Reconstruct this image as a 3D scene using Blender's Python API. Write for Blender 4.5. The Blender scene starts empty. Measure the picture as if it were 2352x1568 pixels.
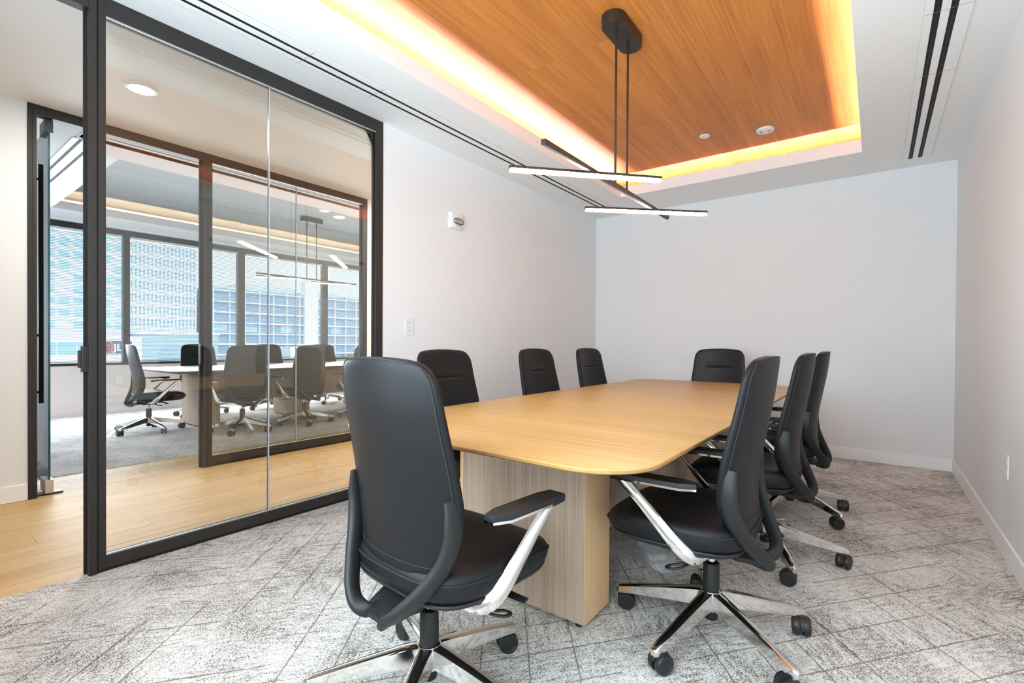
import bpy, bmesh, math, random
from mathutils import Vector, Matrix
random.seed(7)
scn = bpy.context.scene
COL = scn.collection
PI = math.pi
R = math.radians

# ------------------------------------------------------------------ camera, world, light, exposure
EYE = 1.08
cam_d = bpy.data.cameras.new('camera')
cam = bpy.data.objects.new('camera', cam_d)
COL.objects.link(cam)
yaw, pitch, roll = R(36.957), R(-.4674), R(.3547)
fw = Vector((-math.sin(yaw)*math.cos(pitch), math.cos(yaw)*math.cos(pitch), math.sin(pitch)))
rt = Vector((math.cos(yaw), math.sin(yaw), 0))
up = rt.cross(fw)
rt2 = rt*math.cos(roll) + up*math.sin(roll)
up2 = -rt*math.sin(roll) + up*math.cos(roll)
M = Matrix((rt2, up2, -fw)).transposed().to_4x4()
M.translation = (0, 0, EYE)
cam.matrix_world = M
cam_d.sensor_width = 36
cam_d.lens = 1112.86*36/2352
cam_d.shift_y = 13.01/2352
cam_d.clip_start = .05
cam_d.clip_end = 400
scn.camera = cam

w = bpy.data.worlds.new('world'); scn.world = w; w.use_nodes = True
bg = w.node_tree.nodes['Background']
bg.inputs[0].default_value = (.72, .86, 1.0, 1)
bg.inputs[1].default_value = 2.3

def lamp(name, kind, energy, loc, color=(1, 1, 1), aim=None, **kw):
    d = bpy.data.lights.new(name, kind); d.energy = energy; d.color = color
    for k, v in kw.items(): setattr(d, k, v)
    o = bpy.data.objects.new(name, d); COL.objects.link(o); o.location = loc
    if aim is not None:
        o.rotation_euler = (Vector(aim)).to_track_quat('-Z', 'Y').to_euler()
    return o
lamp('sun', 'SUN', 3.7, (20, 10, 40), (1, .95, .88), aim=(-1, -.3, -.75), angle=R(1))
# added fill lamp behind the camera, standing in for an assumed window
lamp('near_fill', 'AREA', 120, (-.95, -.40, 1.55), (.72, .885, 1.0), aim=(.32, 1, .18), shape='RECTANGLE', size=2.3, size_y=1.7)
# daylight through the blinds of the room across the corridor
lamp('far_window_daylight', 'AREA', 265, (-8.80, 3.9, 1.38), (.78, .90, 1.0), aim=(1, 0, -.28), shape='RECTANGLE', size=6.2, size_y=1.15)

vs = scn.view_settings
scn.display_settings.display_device = 'sRGB'
vs.view_transform = 'Standard'; vs.look = 'None'; vs.gamma = 1; vs.exposure = .10; vs.use_curve_mapping = False
cy = scn.cycles
cy.max_bounces = 10; cy.diffuse_bounces = 5; cy.glossy_bounces = 4; cy.transparent_max_bounces = 24; cy.transmission_bounces = 6
cy.caustics_reflective = False; cy.caustics_refractive = False
cy.sample_clamp_indirect = 6

# ------------------------------------------------------------------ materials
def mat(name):
    m = bpy.data.materials.new(name); m.use_nodes = True
    nt = m.node_tree; b = nt.nodes['Principled BSDF']
    return m, nt, b
def N(nt, t, **kw):
    n = nt.nodes.new(t)
    for k, v in kw.items(): setattr(n, k, v)
    return n
def setin(n, **kw):
    for k, v in kw.items(): n.inputs[k.replace('_', ' ')].default_value = v
def L(nt, a, b): nt.links.new(a, b)
def c4(c): return (c[0], c[1], c[2], 1)
def math_n(nt, op, a, b=None, clamp=False):
    n = N(nt, 'ShaderNodeMath', operation=op); n.use_clamp = clamp
    for i, v in enumerate((a, b)):
        if v is None: continue
        if isinstance(v, (int, float)): n.inputs[i].default_value = v
        else: L(nt, v, n.inputs[i])
    return n.outputs[0]
def noise(nt, vec, scale, detail=3, rough=.5, dist=0):
    n = N(nt, 'ShaderNodeTexNoise'); setin(n, Scale=scale, Detail=detail, Roughness=rough, Distortion=dist)
    L(nt, vec, n.inputs['Vector']); return n.outputs['Fac']
def mapping(nt, scale, rot=(0, 0, 0), rnd=False):
    tc = N(nt, 'ShaderNodeTexCoord'); mp = N(nt, 'ShaderNodeMapping')
    mp.inputs['Scale'].default_value = scale; mp.inputs['Rotation'].default_value = rot
    L(nt, tc.outputs['Object'], mp.inputs['Vector'])
    if rnd:
        oi = N(nt, 'ShaderNodeObjectInfo'); v = N(nt, 'ShaderNodeVectorMath', operation='SCALE')
        cmb = N(nt, 'ShaderNodeCombineXYZ')
        for i in range(3): L(nt, oi.outputs['Random'], cmb.inputs[i])
        L(nt, cmb.outputs[0], v.inputs[0]); v.inputs['Scale'].default_value = 37.
        a = N(nt, 'ShaderNodeVectorMath', operation='ADD'); L(nt, mp.outputs[0], a.inputs[0]); L(nt, v.outputs[0], a.inputs[1])
        return a.outputs[0], oi.outputs['Random']
    return mp.outputs[0]
def ramp(nt, fac, stops):
    r = N(nt, 'ShaderNodeValToRGB'); e = r.color_ramp.elements
    while len(e) < len(stops): e.new(.5)
    for el, (p, c) in zip(e, stops): el.position = p; el.color = c4(c)
    L(nt, fac, r.inputs[0]); return r.outputs[0]
def mixc(nt, fac, a, b, blend='MIX'):
    n = N(nt, 'ShaderNodeMix', data_type='RGBA', blend_type=blend)
    for s, v in ((n.inputs[0], fac), (n.inputs[6], a), (n.inputs[7], b)):
        if isinstance(v, (int, float)): s.default_value = v
        elif isinstance(v, tuple): s.default_value = c4(v)
        else: L(nt, v, s)
    return n.outputs[2]
def bump(nt, b, h, strength=.2, dist=.01):
    n = N(nt, 'ShaderNodeBump'); setin(n, Strength=strength, Distance=dist)
    L(nt, h, n.inputs['Height']); L(nt, n.outputs[0], b.inputs['Normal'])
def plain(name, col, rough=.5, metal=0, grain=None, spec=.5, coat=0):
    m, nt, b = mat(name)
    setin(b, Base_Color=c4(col), Roughness=rough, Metallic=metal, Specular_IOR_Level=spec, Coat_Weight=coat)
    if grain:
        sc, st = grain; bump(nt, b, noise(nt, mapping(nt, (1, 1, 1)), sc, 3), st, .002)
    return m
def emit(name, col, s):
    m, nt, b = mat(name); setin(b, Base_Color=c4(col), Emission_Color=c4(col), Emission_Strength=s); return m
def wood(name, dark, light, axis, across=80, along=2.0, rough=.4, fine=.35, rnd=False, var=0, coat=0, spec=.5, con=.235):
    m, nt, b = mat(name)
    s = [across]*3; s[axis] = along
    r = mapping(nt, tuple(s), rnd=rnd); rv = None
    if rnd: r, rv = r
    n1 = noise(nt, r, 1, 5, .6, .15)
    mp2 = N(nt, 'ShaderNodeVectorMath', operation='MULTIPLY')
    k = [3.2]*3; k[axis] = 1.6
    mp2.inputs[1].default_value = k; L(nt, r, mp2.inputs[0])
    n2 = noise(nt, mp2.outputs[0], 1, 2, .5)
    mp3 = N(nt, 'ShaderNodeVectorMath', operation='MULTIPLY')
    k = [.09]*3; k[axis] = .35
    mp3.inputs[1].default_value = k; L(nt, r, mp3.inputs[0])
    n3 = noise(nt, mp3.outputs[0], 1, 2, .5)
    f = math_n(nt, 'ADD', math_n(nt, 'MULTIPLY', n1, .55), math_n(nt, 'MULTIPLY', n2, fine))
    f = math_n(nt, 'ADD', f, math_n(nt, 'MULTIPLY', n3, .35))
    if rv is not None and var: f = math_n(nt, 'ADD', f, math_n(nt, 'MULTIPLY', math_n(nt, 'SUBTRACT', rv, .5), var))
    col = ramp(nt, f, [(.62-con, dark), (.62+con, light)])
    L(nt, col, b.inputs['Base Color']); setin(b, Roughness=rough, Coat_Weight=coat, Coat_Roughness=.25, Specular_IOR_Level=spec)
    bump(nt, b, n2, .06, .002)
    return m

m_wall = plain('wall_paint', (.80, .80, .795), .85, grain=(350, .04))
m_ceil = plain('ceiling_paint', (.90, .90, .89), .9)
m_trim = plain('trim_paint', (.90, .90, .89), .4)
m_wallb = plain('sill_wall_warm_light', (.74, .66, .63), .85)  # pinkish tone puts warm light into the window wall's colour
m_frame = plain('bronze_frame', (.029, .0255, .0235), .45, 0, grain=(900, .05), spec=.3)
m_black = plain('black_metal', (.012, .012, .012), .4)
m_pend = plain('pendant_bronze', (.020, .013, .008), .42)
m_plastic = plain('black_plastic', (.011, .011, .0115), .5, grain=(1500, .06), spec=.4)
m_leather = plain('black_leather', (.0095, .0095, .010), .42, grain=(900, .08), spec=.20)
m_seam = plain('seam_thread', (.006, .006, .007), .7)
m_fabric = plain('seat_leather', (.0055, .0055, .0068), .5, grain=(900, .08), spec=.3)
m_rubber = plain('caster_rubber', (.012, .012, .013), .45)
m_chrome = plain('polished_aluminium', (.72, .71, .69), .07, 1)
m_white = plain('white_plastic', (.80, .80, .78), .4)
m_grey = plain('grey_mark', (.18, .18, .17), .5)
m_dark = plain('slot_black', (.008, .007, .006), .7)
m_lip = plain('coffer_paint', (.86, .86, .85), .8)
m_silver = plain('silver_cap', (.66, .66, .65), .35, 1)
m_led = emit('cove_led', (.92, .82, 1.0), 230)
m_led2 = emit('far_cove_led', (1, .80, .55), 120)
m_bar = emit('bar_diffuser', (1, .97, .93), 46)
m_bar2 = emit('far_bar_diffuser', (1, .80, .55), 6)
m_down = emit('downlight_lens', (1, .95, .88), 14)
m_ceilwood = wood('ceiling_veneer', (.42, .125, .012), (.68, .25, .036), 1, across=70, along=1.3, rough=.58, rnd=True, var=.05, spec=.7, con=.15)
m_ceilwood2 = wood('grey_ceiling_veneer', (.065, .062, .060), (.14, .135, .13), 1, across=60, along=1.2, rough=.5, rnd=True, var=.05)
m_top = wood('oak_table_veneer', (.42, .225, .055), (.64, .415, .140), 0, across=60, along=1.4, rough=.38, con=.16)
m_edge = wood('oak_edge_band', (.30, .15, .045), (.46, .26, .09), 0, across=60, along=3, rough=.45)
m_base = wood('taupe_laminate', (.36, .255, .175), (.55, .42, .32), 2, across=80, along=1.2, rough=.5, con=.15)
m_base_side = wood('pedestal_side', (.62, .36, .17), (.86, .58, .33), 2, across=60, along=1.5, rough=.5)  # warmer, brighter tone for pedestal side faces and edge strips
m_plank = wood('floor_plank', (.50, .30, .12), (.76, .52, .255), 1, across=22, along=1.6, rough=.5, spec=.3, fine=.2, rnd=True, var=.13)
m_top2 = wood('walnut_table_veneer', (.17, .12, .10), (.29, .215, .18), 0, across=46, along=1.6, rough=.35)

def glass(name, tint, ior=1.5, rough=0.0):
    m = bpy.data.materials.new(name); m.use_nodes = True; nt = m.node_tree; nt.nodes.clear()
    out = N(nt, 'ShaderNodeOutputMaterial'); mx = N(nt, 'ShaderNodeMixShader'); fr = N(nt, 'ShaderNodeFresnel')
    tr = N(nt, 'ShaderNodeBsdfTransparent'); gl = N(nt, 'ShaderNodeBsdfGlossy')
    fr.inputs['IOR'].default_value = ior; tr.inputs['Color'].default_value = c4(tint); gl.inputs['Roughness'].default_value = rough
    gl.inputs['Color'].default_value = (1, 1, 1, 1)
    L(nt, fr.outputs[0], mx.inputs[0]); L(nt, tr.outputs[0], mx.inputs[1]); L(nt, gl.outputs[0], mx.inputs[2]); L(nt, mx.outputs[0], out.inputs[0])
    return m
m_glass = glass('clear_glass', (.992, .988, .965))
m_glass_ext = glass('window_glass', (.90, .95, .97), 1.3)
m_joint = plain('silicone_joint', (.45, .48, .50), .3)
m_gedge = plain('green_glass_edge', (.01, .06, .075), .15)

def carpet(name, light, dark, ox=0):
    m, nt, b = mat(name)
    tc = N(nt, 'ShaderNodeTexCoord'); P = tc.outputs['Object']
    sx = N(nt, 'ShaderNodeSeparateXYZ'); L(nt, P, sx.inputs[0])
    x, y = sx.outputs[0], sx.outputs[1]
    fine = noise(nt, P, 210, 2, .6)
    fine2 = noise(nt, P, 85, 3, .6)
    wob = math_n(nt, 'MULTIPLY', math_n(nt, 'SUBTRACT', noise(nt, P, 45, 2), .5), .012)
    def fam(deg, seed, sp, th):
        a = R(deg)
        u = math_n(nt, 'ADD', math_n(nt, 'MULTIPLY', x, -math.sin(a)), math_n(nt, 'MULTIPLY', y, math.cos(a)))
        v = math_n(nt, 'ADD', math_n(nt, 'MULTIPLY', x, math.cos(a)), math_n(nt, 'MULTIPLY', y, math.sin(a)))
        uw = math_n(nt, 'ADD', u, wob)
        k = math_n(nt, 'DIVIDE', math_n(nt, 'ADD', uw, seed), sp)
        fr = math_n(nt, 'ABSOLUTE', math_n(nt, 'SUBTRACT', math_n(nt, 'FRACT', k), .5))
        line = math_n(nt, 'GREATER_THAN', fr, .5 - .0032/sp)
        # each line stops and starts: a coarse noise read per line number and position along it
        cmb = N(nt, 'ShaderNodeCombineXYZ')
        L(nt, math_n(nt, 'MULTIPLY', math_n(nt, 'FLOOR', math_n(nt, 'ADD', k, .5)), 3.7), cmb.inputs[0])
        L(nt, math_n(nt, 'MULTIPLY', v, 1.1), cmb.inputs[1]); cmb.inputs[2].default_value = seed*9
        keep = math_n(nt, 'GREATER_THAN', noise(nt, cmb.outputs[0], 1, 1), th)
        # streaks along this direction
        cs = N(nt, 'ShaderNodeCombineXYZ')
        L(nt, math_n(nt, 'MULTIPLY', u, 70), cs.inputs[0]); L(nt, math_n(nt, 'MULTIPLY', v, 16), cs.inputs[1]); cs.inputs[2].default_value = seed*5
        st = noise(nt, cs.outputs[0], 1, 3, .6)
        return math_n(nt, 'MULTIPLY', line, keep), st
    l1, s1 = fam(52, .031, .163, .44)
    l2, s2 = fam(128, .094, .163, .50)
    patch = noise(nt, P, 2.6, 2, .5)
    sel = math_n(nt, 'MULTIPLY', math_n(nt, 'SUBTRACT', noise(nt, P, 3.3, 1), .46), 9, True)
    cl = N(nt, 'ShaderNodeMix', data_type='FLOAT'); L(nt, sel, cl.inputs[0]); L(nt, s1, cl.inputs[2]); L(nt, s2, cl.inputs[3])
    streak = cl.outputs[0]
    f = math_n(nt, 'ADD', math_n(nt, 'MULTIPLY', fine, .75), math_n(nt, 'MULTIPLY', fine2, .30))
    f = math_n(nt, 'ADD', f, math_n(nt, 'MULTIPLY', streak, .40))
    f = math_n(nt, 'ADD', f, math_n(nt, 'MULTIPLY', patch, .30))
    f = math_n(nt, 'SUBTRACT', f, .370)
    col = ramp(nt, f, [(.36, dark), (.46, tuple((a*.52 + c*.48) for a, c in zip(light, dark))), (.56, light), (.80, tuple(min(1, c*1.15) for c in light))])
    ln = math_n(nt, 'MAXIMUM', l1, l2)
    col = mixc(nt, math_n(nt, 'MULTIPLY', ln, .62), col, tuple(c*.8 for c in dark))
    L(nt, col, b.inputs['Base Color']); setin(b, Roughness=.95, Specular_IOR_Level=.1)
    h = math_n(nt, 'SUBTRACT', math_n(nt, 'ADD', fine, fine2), ln)
    bump(nt, b, h, .55, .006)
    return m
m_carpet = carpet('patterned_carpet', (.83, .785, .725), (.125, .102, .085))
m_carpet2 = carpet('far_room_carpet', (.70, .67, .66), (.25, .23, .225))

# ------------------------------------------------------------------ mesh helpers
def BM(): return bmesh.new()
def bx(bm, x0, x1, y0, y1, z0, z1, bev=0):
    r = bmesh.ops.create_cube(bm, size=1)
    vs_ = r['verts']
    for v in vs_:
        v.co = Vector(((x0+x1)/2 + v.co.x*(x1-x0), (y0+y1)/2 + v.co.y*(y1-y0), (z0+z1)/2 + v.co.z*(z1-z0)))
    if bev:
        es = list({e for v in vs_ for e in v.link_edges})
        bmesh.ops.bevel(bm, geom=es, offset=bev, segments=2, profile=.5, affect='EDGES')
    return bm
def box(*a, bev=0): return bx(BM(), *a, bev=bev)
def loft(bm, rings, cap0=True, cap1=True, closed=True):
    vr = [[bm.verts.new(p) for p in r] for r in rings]
    n = len(vr[0])
    for a, b in zip(vr, vr[1:]):
        for i in range(n if closed else n-1):
            j = (i+1) % n
            bm.faces.new((a[i], a[j], b[j], b[i]))
    if cap0: bm.faces.new(list(reversed(vr[0])))
    if cap1: bm.faces.new(vr[-1])
    return bm
def ring_xy(cx, cy_, z, rx, ry, n=24, e=2.0):
    out = []
    for i in range(n):
        t = 2*PI*i/n; c, s = math.cos(t), math.sin(t)
        out.append((cx + rx*math.copysign(abs(c)**(2/e), c), cy_ + ry*math.copysign(abs(s)**(2/e), s), z))
    return out
def lathe(bm, prof, cx=0, cy_=0, n=24):
    return loft(bm, [ring_xy(cx, cy_, z, r, r, n) for r, z in prof])
def cyl(bm, p, q, r, n=12, r2=None):
    p, q = Vector(p), Vector(q); d = (q-p).normalized()
    a = d.orthogonal().normalized(); b = d.cross(a)
    rr = (r, r if r2 is None else r2)
    return loft(bm, [[c + (a*math.cos(2*PI*i/n) + b*math.sin(2*PI*i/n))*k for i in range(n)] for c, k in ((p, rr[0]), (q, rr[1]))])
def catmull(pts, sub=6):
    P = [Vector(p) for p in pts]; P = [2*P[0]-P[1]] + P + [2*P[-1]-P[-2]]
    out = []
    for i in range(1, len(P)-2):
        for k in range(sub):
            t = k/sub
            out.append(.5*((2*P[i]) + (P[i+1]-P[i-1])*t + (2*P[i-1]-5*P[i]+4*P[i+1]-P[i+2])*t*t + (-P[i-1]+3*P[i]-3*P[i+1]+P[i+2])*t**3))
    out.append(P[-2]); return out
def lerp_list(vals, k, n):
    f = k/(n-1)*(len(vals)-1); i = min(int(f), len(vals)-2); t = f-i
    return vals[i]*(1-t) + vals[i+1]*t
def sweep(bm, pts, wide, thin, ref, n=12, e=2.6):
    """tube along pts; 'ref' gives the thin direction; wide/thin are lists of full widths"""
    m = len(pts); rings = []
    for i, p in enumerate(pts):
        t = (pts[min(i+1, m-1)] - pts[max(i-1, 0)]).normalized()
        r = Vector(ref); th = (r - t*r.dot(t)).normalized(); wd = t.cross(th)
        a, b = lerp_list(wide, i, m)/2, lerp_list(thin, i, m)/2
        rg = []
        for k in range(n):
            ang = 2*PI*k/n; c, s = math.cos(ang), math.sin(ang)
            rg.append(p + wd*a*math.copysign(abs(c)**(2/e), c) + th*b*math.copysign(abs(s)**(2/e), s))
        rings.append(rg)
    return loft(bm, rings)
def tube(bm, pts, r, n=8): 
    pts = [Vector(p) for p in pts]
    return sweep(bm, pts, [2*r, 2*r], [2*r, 2*r], (.31, .47, .83), n, 2)
def prism(bm, poly, z0, z1):
    return loft(bm, [[(x, y, z0) for x, y in poly], [(x, y, z1) for x, y in poly]])

def obj(name, bm, m, parent=None, loc=None, smooth=None, world=False):
    bmesh.ops.recalc_face_normals(bm, faces=bm.faces)
    if world and parent is not None:
        bmesh.ops.translate(bm, verts=bm.verts, vec=-Vector(parent.location))
    me = bpy.data.meshes.new(name); bm.to_mesh(me); bm.free()
    if smooth is not None:
        me.shade_smooth(); me.set_sharp_from_angle(angle=R(smooth))
    me.materials.append(m)
    o = bpy.data.objects.new(name, me); COL.objects.link(o)
    if parent is not None: o.parent = parent
    if loc is not None: o.location = loc
    return o
def tag(o, label=None, cat=None, group=None, kind=None):
    for k, v in (('label', label), ('category', cat), ('group', group), ('kind', kind)):
        if v: o[k] = v
    return o
def text(name, body, size, m, parent, loc, extrude, **kw):
    cu = bpy.data.curves.new(name, 'FONT'); cu.body = body; cu.size = size; cu.align_y = 'CENTER'; cu.extrude = extrude
    for k, v in kw.items(): setattr(cu, k, v)
    tmp = bpy.data.objects.new(name + '_curve', cu)
    COL.objects.link(tmp); me = bpy.data.meshes.new_from_object(tmp.evaluated_get(bpy.context.evaluated_depsgraph_get()))
    bpy.data.objects.remove(tmp); bpy.data.curves.remove(cu); me.materials.clear(); me.materials.append(m)
    o = bpy.data.objects.new(name, me); COL.objects.link(o); o.parent = parent; o.location = loc; o.rotation_euler = (R(90), 0, R(90)); return o
def thing(name, label, cat, loc=(0, 0, 0), rz=0, group=None):
    o = bpy.data.objects.new(name, None); COL.objects.link(o)
    o.location = loc; o.rotation_euler = (0, 0, rz); o.empty_display_size = .1
    return tag(o, label, cat, group)
def struct(name, bm, m, smooth=None):
    return tag(obj(name, bm, m, smooth=smooth), kind='structure')
def struct_root(name, loc=(0, 0, 0)):
    o = bpy.data.objects.new(name, None); COL.objects.link(o); o.location = loc
    return tag(o, kind='structure')
def share(src, name, parent, loc, rz=0):
    o = src.copy(); o.name = name; COL.objects.link(o); o.parent = parent; o.location = loc; o.rotation_euler = (0, 0, rz)
    return o
def copy_tree(o, parent=None):
    c = o.copy(); COL.objects.link(c); c.parent = parent
    for ch in KIDS.get(o.name, [k for k in bpy.data.objects if k.parent == o]):
        copy_tree(ch, c)
    return c
KIDS = {}

# ------------------------------------------------------------------ structure: meeting room
XL, XR, YB, YN, H = -2.874, .538, 5.593, -.45, 2.671
CX0, CX1, CY0, CY1, ZL, ZW = -2.235, -.111, .25, 4.92, 2.778, 2.88     # coffer opening, lip top, veneer underside
struct('floor', box(XL-.035, XR+.1, YN-.1, YB+.1, -.06, 0), m_carpet)
struct('wall_back', box(XL-.12, XR+.12, YB, YB+.12, 0, 3.2), m_wall)
struct('wall_right', box(XR, XR+.12, YN-.1, YB, 0, 3.2), m_wall)
struct('wall_left', box(XL-.12, XL, 2.249, YB, 0, 3.2), m_wall)
b = BM()
bx(b, XL, XR, YN-.12, YN, 0, .68); bx(b, XL, XR, YN-.12, YN, 2.45, 3.2)
bx(b, XL, XL+.2, YN-.12, YN, .68, 2.45); bx(b, XR-.2, XR, YN-.12, YN, .68, 2.45)
struct('wall_near', b, m_wall)  # unseen wall; its opening is added to let fill light in
struct('baseboard_back', box(XL, XR, YB-.012, YB, 0, .108, bev=.003), m_trim)
struct('baseboard_right', box(XR-.012, XR, YN, YB-.012, 0, .108, bev=.003), m_trim)
struct('baseboard_left', box(XL, XL+.012, 2.26, YB-.012, 0, .108, bev=.003), m_trim)
b = BM()   # ceiling slab around the coffer, its lip and the hidden light shelf
LT = .018
bx(b, XL-.12, CX0-LT, YN-.1, YB, H, H+.03); bx(b, CX1+LT, XR, YN-.1, YB, H, H+.03)
bx(b, CX0-LT, CX1+LT, YN-.1, CY0-LT, H, H+.03); bx(b, CX0-LT, CX1+LT, CY1+LT, YB, H, H+.03)
for x0, x1, y0, y1 in ((CX0-.018, CX0, CY0-.018, CY1+.018), (CX1, CX1+.018, CY0-.018, CY1+.018), (CX0, CX1, CY0-.018, CY0), (CX0, CX1, CY1, CY1+.018)):
    bx(b, x0, x1, y0, y1, H, ZL)
RC = .36
for x0, x1, y0, y1 in ((CX0-RC-.02, CX0-RC, CY0-RC, CY1+RC), (CX1+RC, CX1+RC+.02, CY0-RC, CY1+RC), (CX0-RC, CX1+RC, CY0-RC-.02, CY0-RC), (CX0-RC, CX1+RC, CY1+RC, CY1+RC+.02)):
    bx(b, x0, x1, y0, y1, H+.03, ZW+.03)
struct('ceiling', b, m_ceil)
# veneer ceiling panels inside the coffer
vc = struct_root('ceiling_veneer', (0, 0, ZW))
obj('backing', box(CX0-RC, CX1+RC, CY0-RC, CY1+RC, .012, .03), m_dark, vc)
xs = [CX0-RC + (CX1-CX0+2*RC)*k/12 for k in range(13)]
for k in range(12):
    cuts = [CY0-RC, 2.64, CY1+RC] if k % 3 != 1 else [CY0-RC, 1.42, 3.86, CY1+RC]
    for y0, y1 in zip(cuts, cuts[1:]):
        g = .0003
        o = obj('veneer_panel', box(xs[k]+g, xs[k+1]-g, y0+g, y1-g, 0, .012), m_ceilwood, vc)
struct('roof', box(-9.6, 1.0, -2.0, 9.5, 3.2, 3.3), m_ceil)  # unseen slab added over all rooms to block the sun
# cove light strips on the shelf behind the lip
LS, LZ = .072, H+.046
def strip(x0, x1, y0, y1, lab, LZ=LZ):
    t = thing('cove_light', lab, 'light', ((x0+x1)/2, (y0+y1)/2, H+.03))
    obj('channel', box(x0, x1, y0, y1, H+.03, LZ-.006), m_silver, t, world=True)
    e = .003
    obj('light_strip', box(x0+e, x1-e, y0+e, y1-e, LZ-.006, LZ), m_led, t, world=True)
hw = .008
strip(CX0-.096-hw, CX0-.096+hw, CY0-.08, CY1+.08, 'warm cove light strip hidden behind the left edge of the ceiling coffer', ZL-.031)
strip(CX1+.094-hw, CX1+.094+hw, CY0-.08, CY1+.08, 'warm cove light strip hidden behind the right edge of the ceiling coffer', ZL-.039)
strip(CX0-.05, CX1+.05, CY0-LS-hw, CY0-LS+hw, 'warm cove light strip hidden behind the near edge of the ceiling coffer')
strip(CX0-.05, CX1+.05, CY1+LS-hw, CY1+LS+hw, 'warm cove light strip hidden behind the far edge of the ceiling coffer')

# ------------------------------------------------------------------ corridor and far room shell
X2, HC = -4.585, 2.683            # far glass wall plane, corridor ceiling
X3, H3 = -9.05, 2.762             # outer window wall, far room ceiling
fl = struct_root('floor_corridor', (0, 0, 0))
obj('subfloor', box(-5.17, XL-.035, -2, 9, -.06, -.012), m_dark, fl)
pw = .178; x = -5.17; k = 0
while x < XL-.036:
    x1 = min(x+pw, XL-.035); y = -2 + (k*.47) % 1.22 - 1.22
    while y < 5.6:
        y0, y1 = max(y, -2), min(y+1.22, 5.6)
        if y1-y0 > .05:
            g = .0008
            obj('plank', box(x+g, x1-g, y0+g, y1-g, -.012, -.001 + random.uniform(-.0004, .0003)), m_plank, fl)
        y += 1.22
    x = x1; k += 1
struct('floor_far', box(X3, -5.17, -.2, 9, -.06, .003), m_carpet2)
struct('ceiling_corridor', box(X2-.10, XL-.12, -2, 9, HC, HC+.1), m_ceil)
struct('ceiling_door', box(XL-.12, XL, YN-.1, 2.3, H+.03, 3.2), m_ceil)
struct('wall_corridor', box(X2-.10, X2, -2, .648, 0, HC), m_wall)
struct('wall_corridor_right', box(X2-.10, X2, 3.376, 9, 0, 3.2), m_wall)
struct('wall_corridor_end', box(X2, XL-.12, 6.5, 6.6, 0, HC), m_wall)
struct('wall_corridor_near', box(X2, XL-.12, -2.1, -2, 0, HC), m_wall)
struct('wall_door', box(XL-.12, XL, -2, -.39, 0, 3.2), m_wall)
struct('baseboard_corridor', box(X2, X2+.012, -2, .646, 0, .111, bev=.003), m_trim)
struct('wall_bulkhead', box(X2-.10, X2, .648, 3.376, HC+.1, 3.2), m_ceil)
struct('wall_far_left', box(X3, X2-.10, .50, .60, 0, 3.2), m_wall)
struct('wall_far_right', box(X3, X2-.10, 8.2, 8.3, 0, 3.2), m_wall)
SZ, HZ = .722, 2.66
b = BM(); bx(b, X3-.15, X3, .5, 8.3, 0, SZ); bx(b, X3-.15, X3, .5, 8.3, 2.745, 3.2)
struct('wall_window', b, m_wallb)
struct('baseboard_window', box(X3, X3+.012, .6, 8.2, 0, .11, bev=.003), m_wallb)
DX0, DX1, DY0, DY1, ZL2, ZW2 = -8.35, -5.63, 1.40, 6.75, 2.866, 2.97
b = BM()
bx(b, X3, DX0-LT, .6, 8.2, H3, H3+.03); bx(b, DX1+LT, X2-.10, .6, 8.2, H3, H3+.03)
bx(b, DX0-LT, DX1+LT, .6, DY0-LT, H3, H3+.03); bx(b, DX0-LT, DX1+LT, DY1+LT, 8.2, H3, H3+.03)
for x0, x1, y0, y1 in ((DX0-.018, DX0, DY0-.018, DY1+.018), (DX1, DX1+.018, DY0-.018, DY1+.018), (DX0, DX1, DY0-.018, DY0), (DX0, DX1, DY1, DY1+.018)):
    bx(b, x0, x1, y0, y1, H3, ZL2)
for x0, x1, y0, y1 in ((DX0-RC-.02, DX0-RC, DY0-RC, DY1+RC), (DX1+RC, DX1+RC+.02, DY0-RC, DY1+RC), (DX0-RC, DX1+RC, DY0-RC-.02, DY0-RC), (DX0-RC, DX1+RC, DY1+RC, DY1+RC+.02)):
    bx(b, x0, x1, y0, y1, H3+.03, ZW2+.03)
struct('ceiling_far', b, m_ceil)
vc = struct_root('ceiling_veneer_far', (0, 0, ZW2))
obj('backing', box(DX0-RC, DX1+RC, DY0-RC, DY1+RC, .012, .03), m_dark, vc)
for k in range(10):
    dx = (DX1-DX0+2*RC)/10; x0 = DX0-RC+dx*k
    for y0, y1 in ((DY0-RC, 4.1), (4.1, DY1+RC)) if k % 2 else ((DY0-RC, 2.6), (2.6, 5.5), (5.5, DY1+RC)):
        obj('veneer_panel', box(x0+.0006, x0+dx-.0006, y0+.0006, y1-.0006, 0, .012), m_ceilwood2, vc)
def strip2(x0, x1, y0, y1, lab):
    t = thing('cove_light', lab, 'light', ((x0+x1)/2, (y0+y1)/2, H3+.03))
    obj('channel', box(x0, x1, y0, y1, H3+.03, ZL2-.037), m_silver, t, world=True)
    obj('light_strip', box(x0+.003, x1-.003, y0+.003, y1-.003, ZL2-.037, ZL2-.031), m_led2, t, world=True)
strip2(DX0-.096-hw, DX0-.096+hw, DY0-.08, DY1+.08, 'warm cove light strip over the window side of the far room coffer')
strip2(DX1+.096-hw, DX1+.096+hw, DY0-.08, DY1+.08, 'warm cove light strip over the corridor side of the far room coffer')

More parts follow.
